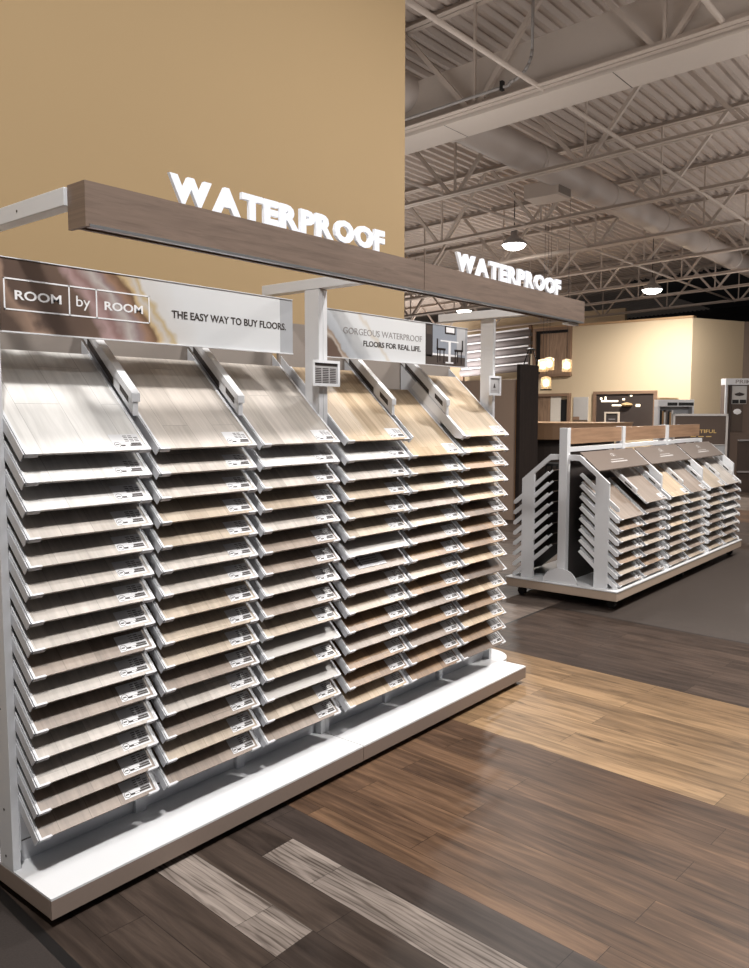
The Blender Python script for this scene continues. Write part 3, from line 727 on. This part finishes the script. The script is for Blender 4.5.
IT_T = [['warm brown', 'grey brown', 'warm brown', 'beige', 'grey brown', 'warm brown', 'beige', 'grey brown'],
        ['grey brown', 'dark brown', 'grey brown', 'warm brown', 'beige', 'grey brown', 'warm brown', 'grey brown'],
        ['honey', 'beige', 'grey brown', 'honey', 'beige', 'grey brown', 'beige', 'grey brown'],
        ['grey brown', 'beige', 'grey brown', 'beige', 'grey brown', 'beige', 'grey brown', 'beige'],
        ['beige', 'grey brown', 'beige', 'grey brown', 'grey brown', 'beige', 'grey brown', 'beige'],
        ['pale greige', 'grey brown', 'pale greige', 'white oak', 'white oak', 'pale greige', 'grey brown', 'beige']]
IO = ORD[:7] + ['bottom']
for c in range(6):
    xl = SEC[c // 2] + .052 + (c % 2) * .525
    for i in range(8):
        if c == 0 and i == 0: continue
        o = IO[i] if c or i == 7 else IO[i - 1]
        board((xl + IW / 2, IYF, IZT - ISP * i - .005), IT, IT_T[c][i], IW, IL, P1,
              f'{IT_T[c][i]} sample board, {o} in the {COLN[c]} column from left, island display', 'sample boards on the island display front', c != 0 or i > 1)
for i in range(8):   # far side of the island, seen end-on
    t = board((SEC[0] + .052 + IW / 2, 2 * IYC - IYF, IZT - ISP * i - .01), IT, 'grey brown', IW, IL, P1,
          f'sample board seen edge-on, {IO[i]} on the far side of the island display', 'sample boards on the far side of the island display', False)
    t.rotation_euler = (R(IT), 0, R(180))

# ------------------------------------------------------------------ background: things beyond the island
def frame_box(x0, x1, y0, y1, z0, z1, t):   # rectangular frame on an X plane
    return MB().box(x0, x1, y0, y1, z0, z0 + t).box(x0, x1, y0, y1, z1 - t, z1).box(x0, x1, y0, y0 + t, z0 + t, z1 - t).box(x0, x1, y1 - t, y1, z0 + t, z1 - t)
OAK = planks('oak_cladding', [(140, 112, 88), (170, 138, 110), (188, 156, 126)], .28, 3, 0, plane=(2, 1), rough=.5, grain=.4, seam=.6)
FRW = plain('walnut_frame', (128, 102, 82), .5)
OAKV = planks('oak_wall_boards', [(128, 104, 86), (160, 132, 108), (176, 148, 122)], .3, 3, 0, plane=(2, 1), rough=.5, grain=.4, seam=.55)
# window into the dark showroom behind
wn = frame_box(18.93, 19.0, 7.0, 8.58, 1.05, 2.08, .07).build('window_1', FRW); struct(wn)
gl, nt, b = new_mat('dark_window_glass'); b.inputs['Base Color'].default_value = rgb(66, 58, 54); b.inputs['Roughness'].default_value = .12
MB().box(18.975, 18.995, 7.07, 8.51, 1.12, 2.01).build('pane', gl, wn)
rng = random.Random(4)
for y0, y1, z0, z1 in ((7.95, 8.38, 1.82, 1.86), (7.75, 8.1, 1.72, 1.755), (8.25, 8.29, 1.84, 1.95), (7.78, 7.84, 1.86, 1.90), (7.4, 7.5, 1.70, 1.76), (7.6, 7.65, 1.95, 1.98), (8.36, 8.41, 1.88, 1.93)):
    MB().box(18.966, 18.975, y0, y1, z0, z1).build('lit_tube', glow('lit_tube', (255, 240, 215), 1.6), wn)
MB().lathe((18.95, 7.72, 1.74), [(0, .07), (.12, .04), (.14, 0), (.10, -.03), (0, -.03)], 14).build('shade_reflection', plain('reflected_shade', (190, 158, 110), .5), wn)  # reflected lampshade drawn as a solid on the pane
# doorway with oak boards and a pale door leaf behind
dr1 = frame_box(18.92, 19.0, 9.2, 10.26, -.07, 2.05, .075).build('door_1', FRW); struct(dr1)
MB().box(18.97, 18.995, 9.75, 10.18, .01, 1.97).build('oak_panel', OAKV, dr1)
MB().box(18.965, 18.995, 9.46, 9.75, .01, 1.97).build('door_leaf', plain('pale_door', (214, 206, 194), .5), dr1)
MB().box(18.96, 18.995, 9.28, 9.46, .01, 1.90).build('door_edge', BLACK, dr1)
# upper niche
un = frame_box(18.90, 19.0, 9.2, 10.26, 2.48, 3.72, .07).build('trim_2', FRW); struct(un)
MB().box(18.96, 18.998, 9.27, 10.07, 2.55, 3.58).build('oak_panel', OAKV, un)
MB().box(18.955, 18.998, 10.07, 10.19, 2.55, 3.65).build('dark_reveal', NIGHT, un)
MB().box(18.955, 18.998, 9.27, 10.07, 3.58, 3.65).build('dark_reveal', NIGHT, un)
# poster, framed chalk sign
po = tag(MB().box(18.97, 19.0, 8.73, 9.12, 1.0, 1.95).build('poster', plain('poster_sky', (178, 174, 170), .4, var=.08, scale=6)), 'pale landscape poster on the cream wall, left of the dark window', 'poster')
MB().box(18.965, 18.97, 8.73, 9.12, 1.0, 1.38).build('landscape', plain('poster_land', (96, 82, 70), .4, var=.4, scale=10), po)
MB().box(18.965, 18.97, 8.95, 9.12, 1.38, 1.46).build('rooftops', plain('poster_roof', (140, 112, 92), .4, var=.3, scale=20), po)
cs = thing('framed_sign', (18.2, 7.8, 0), 'small dark sign in a pale frame before the dark window', 'sign')
frame_box(17.98, 18.02, 7.5, 7.86, 1.05, 1.575, .035).build('frame', plain('pale_frame', (190, 176, 160), .5), cs)
MB().box(18.0, 18.02, 7.535, 7.825, 1.085, 1.54).build('board', plain('slate', (50, 44, 42), .6), cs)
for k in range(3): MB().box(17.997, 18.0, 7.6, 7.76, 1.24 + k * .08, 1.255 + k * .08).build('chalk_line', INKG, cs)
MB().tube((18.02, 7.68, 0), (18.02, 7.68, 1.06), .015, 8).tube((18.02, 7.68, 0), (18.02, 7.68, .02), .16, 18).build('stand', BLACK, cs)
# striped roll rack high on the far wall
rk = thing('roll_rack', (22.8, 13.1, 0), 'rack of long grey rolls with pale stripes on the far wall', 'rack')
ROLL = plain('grey_roll', (150, 142, 142), .6, var=.08)
for k in range(5):
    r_ = MB().tube((22.6, 12.3, 2.98 + k * .265), (22.6, 14.9, 2.86 + k * .265), .12, 16).build('roll', ROLL, rk, smooth=True)
    MB().bar((22.47, 12.35, 3.10 + k * .265), (22.47, 14.8, 2.985 + k * .265), .02, .05).build('pale_strip', INKW, r_)
MB().box(22.55, 22.65, 12.3, 12.4, 0, 4.3).build('rack_post', FRW, rk); MB().box(22.55, 22.65, 14.8, 14.9, 0, 4.3).build('rack_post', FRW, rk)
# tall panels
BRP = plain('taupe_panel', (186, 162, 144), .5, var=.04); DKP = planks('espresso_panel', [(48, 40, 37), (60, 51, 47)], 3, 9, 0, plane=(2, 0), rough=.5, seam=1)
tp = thing('panel_display', (10.25, 6.4, 0), 'taupe standing panel with an open niche behind the tall display', 'display panel')
MB().box(10.20, 10.26, 5.78, 6.14, 0, 2.03).box(10.20, 10.26, 6.14, 7.2, 1.22, 2.03).box(10.20, 10.26, 6.14, 7.2, 0, .1).build('panel', BRP, tp, bev=.004)
MB().box(10.262, 10.30, 5.78, 7.2, 0, 1.99).build('backing', BLACK, tp)
MB().box(10.185, 10.20, 5.765, 5.785, 0, 2.03).build('edge_strip', plain('oak_edge', (178, 134, 92), .5), tp)
tag(MB().box(10.16, 10.70, 5.70, 5.76, 0, 2.24).build('dark_panel', DKP, bev=.004), 'tall espresso brown panel standing at the corner of the taupe panel', 'display panel')
ln = thing('hanging_lantern', (10.50, 5.73, 2.24), 'small black lantern with a pale candle above the espresso panel', 'lantern')
LC = Vector((10.50, 5.73, 2.241))
lm = MB()
for a in (0, 90, 180, 270):
    dx, dy = math.cos(R(a + 20)), math.sin(R(a + 20)); lm.tube(LC + Vector((dx * .10, dy * .10, 0)), LC + Vector((dx * .03, dy * .03, .22)), .008, 6)
lm.build('legs', BLACK, ln)
MB().lathe(LC, [(0, .25), (.06, .23), (.075, .21), (0, .21)], 14).build('cap', BLACK, ln)
MB().tube(LC + Vector((0, 0, .0)), LC + Vector((0, 0, .16)), .028, 12, .02).build('candle', plain('ivory', (225, 205, 175), .5), ln)
MB().tube(LC + Vector((0, 0, .25)), LC + Vector((0, 0, .50)), .005, 6).build('stem', BLACK, ln)
# cylinder-glass pendants
for k, (loc, lb) in enumerate((((12.652, 6.663, 2.26), 'cylindrical glass pendant lamp, left one of the upper pair'), ((12.72, 6.58, 2.29), 'cylindrical glass pendant lamp, right one of the upper pair'),
        ((12.915, 6.343, 2.26), 'cylindrical glass pendant lamp at the edge of the oak niche'), ((12.69, 6.62, 1.96), 'lowest cylindrical glass pendant lamp, on a black base plate'))):
    x, y, z = loc
    t = thing('pendant_lamp', loc, lb, 'lamp', 'glass pendant lamps')
    MB().lathe(loc, [(.085, 0), (.085, .20), (.02, .22)], 18).build('glass_shade', glass('clear_shade_glass', (250, 232, 200), .1, .45), t, smooth=True)
    MB().lathe((x, y, z + .04), [(0, 0), (.05, .02), (.055, .10), (0, .14)], 12).build('bulb', BULB, t, smooth=True)
    MB().tube((x, y, z + .22), (x, y, zr(y)), .003, 6).build('cord', BLACK, t)
    if k == 3: MB().tube((x, y, z - .02), (x, y, z), .10, 18).build('base_plate', BLACK, t)
# counter and stools
cn = thing('counter', (12.3, 6.0, 0), 'brown curved counter standing under the glass pendants', 'counter')
arc = [(11.75 + .9 * (1 - math.cos(math.pi / 2 * k / 8)) * .5, 6.9 - 2.0 * math.sin(math.pi / 2 * k / 8)) for k in range(9)]
cpts = [(11.55, 7.4), (11.52, 6.3)] + [(11.6 + .75 * (1 - math.cos(math.pi / 2 * k / 10)), 6.2 - .85 * math.sin(math.pi / 2 * k / 10)) for k in range(11)] + [(13.4, 5.35), (13.4, 7.4)]
MB().prism(cpts, 'z', 1.13, 1.375).build('counter_fascia', plain('brown_counter', (150, 118, 90), .5, var=.06), cn)
MB().prism([(x + (12.6 - x) * .2, y + (6.6 - y) * .2) for x, y in cpts], 'z', 0, 1.13).build('counter_body', plain('dark_counter_body', (60, 50, 45), .6), cn)
MB().prism([(x + (12.5 - x) * -.01, y + (6.4 - y) * -.01) for x, y in cpts], 'z', 1.375, 1.395).build('counter_top', plain('tan_counter_top', (172, 138, 104), .45), cn)
for k, (x, y) in enumerate(((11.15, 6.15), (11.35, 5.75), (11.62, 5.35))):
    st = thing('bar_stool', (x, y, 0), ['black bar stool at the left end of the brown counter', 'black bar stool in the middle of the brown counter', 'black bar stool at the right end of the brown counter'][k], 'stool', 'bar stools at the counter')
    MB().tube((x, y, .74), (x, y, .78), .17, 18).build('seat', BLACK, st)
    for a in (45, 135, 225, 315):
        dx, dy = math.cos(R(a)), math.sin(R(a)); MB().tube((x + dx * .19, y + dy * .19, 0), (x + dx * .13, y + dy * .13, .74), .012, 8).build('leg', BLACK, st)
    MB().path([(x + .17 * math.cos(R(q)), y + .17 * math.sin(R(q)), .28) for q in range(45, 406, 45)], .008, 6).build('foot_ring', BLACK, st)
# placed-in-the-open sign with brown poster
def facing(c, yaw):   # local x right, y up, z out of the face
    return Matrix.Translation(c) @ Matrix.Rotation(R(yaw), 4, 'Z') @ Matrix.Rotation(R(90), 4, 'X')
def fbox(mb, M, x0, x1, y0, y1, z0, z1, mi=0):
    v = [M @ Vector((x, y, z)) for x in (x0, x1) for y in (y0, y1) for z in (z0, z1)]
    return mb.add(v, [(0, 1, 3, 2), (4, 6, 7, 5), (0, 4, 5, 1), (2, 3, 7, 6), (0, 2, 6, 4), (1, 5, 7, 3)], mi)
SM = facing(Vector((10.80, 3.41, 0)), -50)
bs = thing('poster_stand', (10.80, 3.41, 0), 'white-framed stand with a brown poster lettered in gold, behind the island', 'sign')
f = MB(); w = .36
for a in ((-w, -w + .028, 0, 1.54), (w - .028, w, 0, 1.54), (-w, w, 1.512, 1.54), (-w, w, 1.13, 1.142), (-w, w, .05, .08)): fbox(f, SM, *a, -.02, .02)
f.build('frame', plain('grey_white_frame', (196, 190, 186), .4), bs)
f = MB(); fbox(f, SM, -w + .028, w - .028, 1.142, 1.512, -.005, .010); pst = f.build('poster', plain('brown_poster', (92, 78, 70), .45, var=.03), bs)
lettering('BEAUTIFUL', -.215, .215, 1.29, 1.335, 0, GOLD, pst, M=SM @ Matrix.Translation((0, 0, .0105)), bold=.012)
f = MB()
for k in range(3): fbox(f, SM, -.12 + k * .10, -.05 + k * .10, 1.24, 1.25, .0102, .0108)
f.build('small_print', GOLD, pst)
f = MB(); fbox(f, SM, -w + .028, w - .028, .08, 1.13, -.005, .006); f.build('lower_panel', plain('grey_lower_panel', (176, 176, 178), .4, var=.04, scale=4), bs)
# small rack with black and white header
RM = facing(Vector((14.1, 4.9, 0)), -50)
sr = thing('literature_rack', (14.1, 4.9, 0), 'white rack with black header labels and dark sample books, left of the gold-lettered poster', 'rack')
f = MB(); fbox(f, RM, -.31, .31, 1.66, 1.78, -.1, .1); hd = f.build('header', WHITE, sr, bev=.004)
f = MB(); fbox(f, RM, -.15, .02, 1.675, 1.73, .1, .104); fbox(f, RM, .04, .30, 1.675, 1.73, .1, .104); f.build('header_label', BLACK, hd)
f = MB(); fbox(f, RM, -.31, -.28, 0, 1.66, -.1, .1); fbox(f, RM, .28, .31, 0, 1.66, -.1, .1); fbox(f, RM, -.28, .28, .05, 1.66, -.1, -.08)
for z in (.4, .8, 1.2): fbox(f, RM, -.28, .28, z, z + .02, -.08, .1)
f.build('carcass', WHITE2, sr)
bk_c = [BLACK, plain('book_tan', (168, 132, 92), .5), plain('book_white', (210, 208, 206), .5), plain('book_grey', (110, 100, 96), .5)]
for k in range(7):
    x = -.26 + k * .032
    o = MB(); fbox(o, RM, x, x + .026, 1.22, 1.60 - .02 * (k % 3), -.07, .08)
    oo = o.build('sample_book', bk_c[k % 4]); tag(oo, 'upright sample book, ' + ['first', 'second', 'third', 'fourth', 'fifth', 'sixth', 'seventh'][k] + ' from left in the white literature rack', 'sample book', 'sample books in the literature rack')
for k in range(2):
    o = MB(); fbox(o, RM, -.01, .26, 1.24 + .17 * k, 1.37 + .17 * k, .0, .02); fbox(o, RM, -.005, .10, 1.26 + .17 * k, 1.35 + .17 * k, .02, .022, 1)
    oo = o.build('info_card', [BLACK, INKG], sr)
o = MB(); fbox(o, RM, -.27, .05, 1.781, 1.81, -.06, .06); tag(o.build('folded_cloth', plain('tan_swatch', (196, 164, 120), .7)), 'tan swatch lying on top of the white literature rack', 'swatch')
# tall display at the right edge
PM = facing(Vector((16.2, 4.38, 0)), -50)
pd = thing('tall_product_display', (16.2, 4.38, 0), 'tall dark display with a white PRIME header at the right edge', 'display rack')
f = MB(); fbox(f, PM, -.30, .62, 2.08, 2.20, -.2, .02); hd = f.build('header', WHITE, pd)
lettering('PRIME', -.12, .26, 2.105, 2.175, 0, INKG, hd, M=PM @ Matrix.Translation((0, 0, .0205)), bold=.02)
f = MB(); fbox(f, PM, .32, .40, 2.10, 2.18, .02, .024); fbox(f, PM, .42, .62, 2.10, 2.18, .02, .024); f.build('header_label', BLACK, hd)
f = MB(); fbox(f, PM, -.30, .62, 0, 2.08, -.2, -.02); f.build('carcass', plain('taupe_display', (104, 88, 78), .5, var=.05), pd)
for x in (-.30, -.22, .58): 
    f = MB(); fbox(f, PM, x, x + .035, 0, 2.08, -.02, .02); f.build('upright', plain('dark_upright', (66, 56, 52), .4) if x != -.30 else WHITE2, pd)
for z in (.42, 1.02):
    f = MB(); fbox(f, PM, -.02, .50, z, z + .03, -.02, .04); f.build('shelf_edge', INKG, pd)
for z0, z1 in ((.05, .42), (.45, 1.02)):
    f = MB(); fbox(f, PM, -.02, .50, z0, z1, -.02, .0); f.build('dark_door', plain('dark_sample', (74, 62, 56), .4, var=.1, scale=5), pd)
f = MB(); fbox(f, PM, -.17, .11, 1.72, 2.06, -.02, .0); c1 = f.build('product_card', plain('white_card', (190, 188, 186), .4), pd)
f = MB(); f.lathe((0, 0, 0), [(0, 0), (.07, .01), (.10, .04), (0, .07)], 14); f.v = [PM @ Vector((p.x - .03, p.z + 1.87, .004 + p.y * .05)) for p in f.v]; f.build('printed_bowl', INK, c1)
f = MB(); fbox(f, PM, -.16, -.04, 1.73, 1.80, .0, .004); fbox(f, PM, -.02, .10, 1.73, 1.80, .0, .004); f.build('printed_block', BLACK, c1)
f = MB(); fbox(f, PM, -.17, .05, 1.2, 1.70, -.02, .0); c1 = f.build('product_card', plain('dark_card', (84, 72, 64), .4), pd)
f = MB(); f.lathe((0, 0, 0), [(0, 0), (.06, .02), (.08, .06), (.05, .1), (0, .11)], 14); f.v = [PM @ Vector((p.x - .06, p.z + 1.52, .004 + p.y * .05)) for p in f.v]; f.build('printed_vase', INKW, c1)
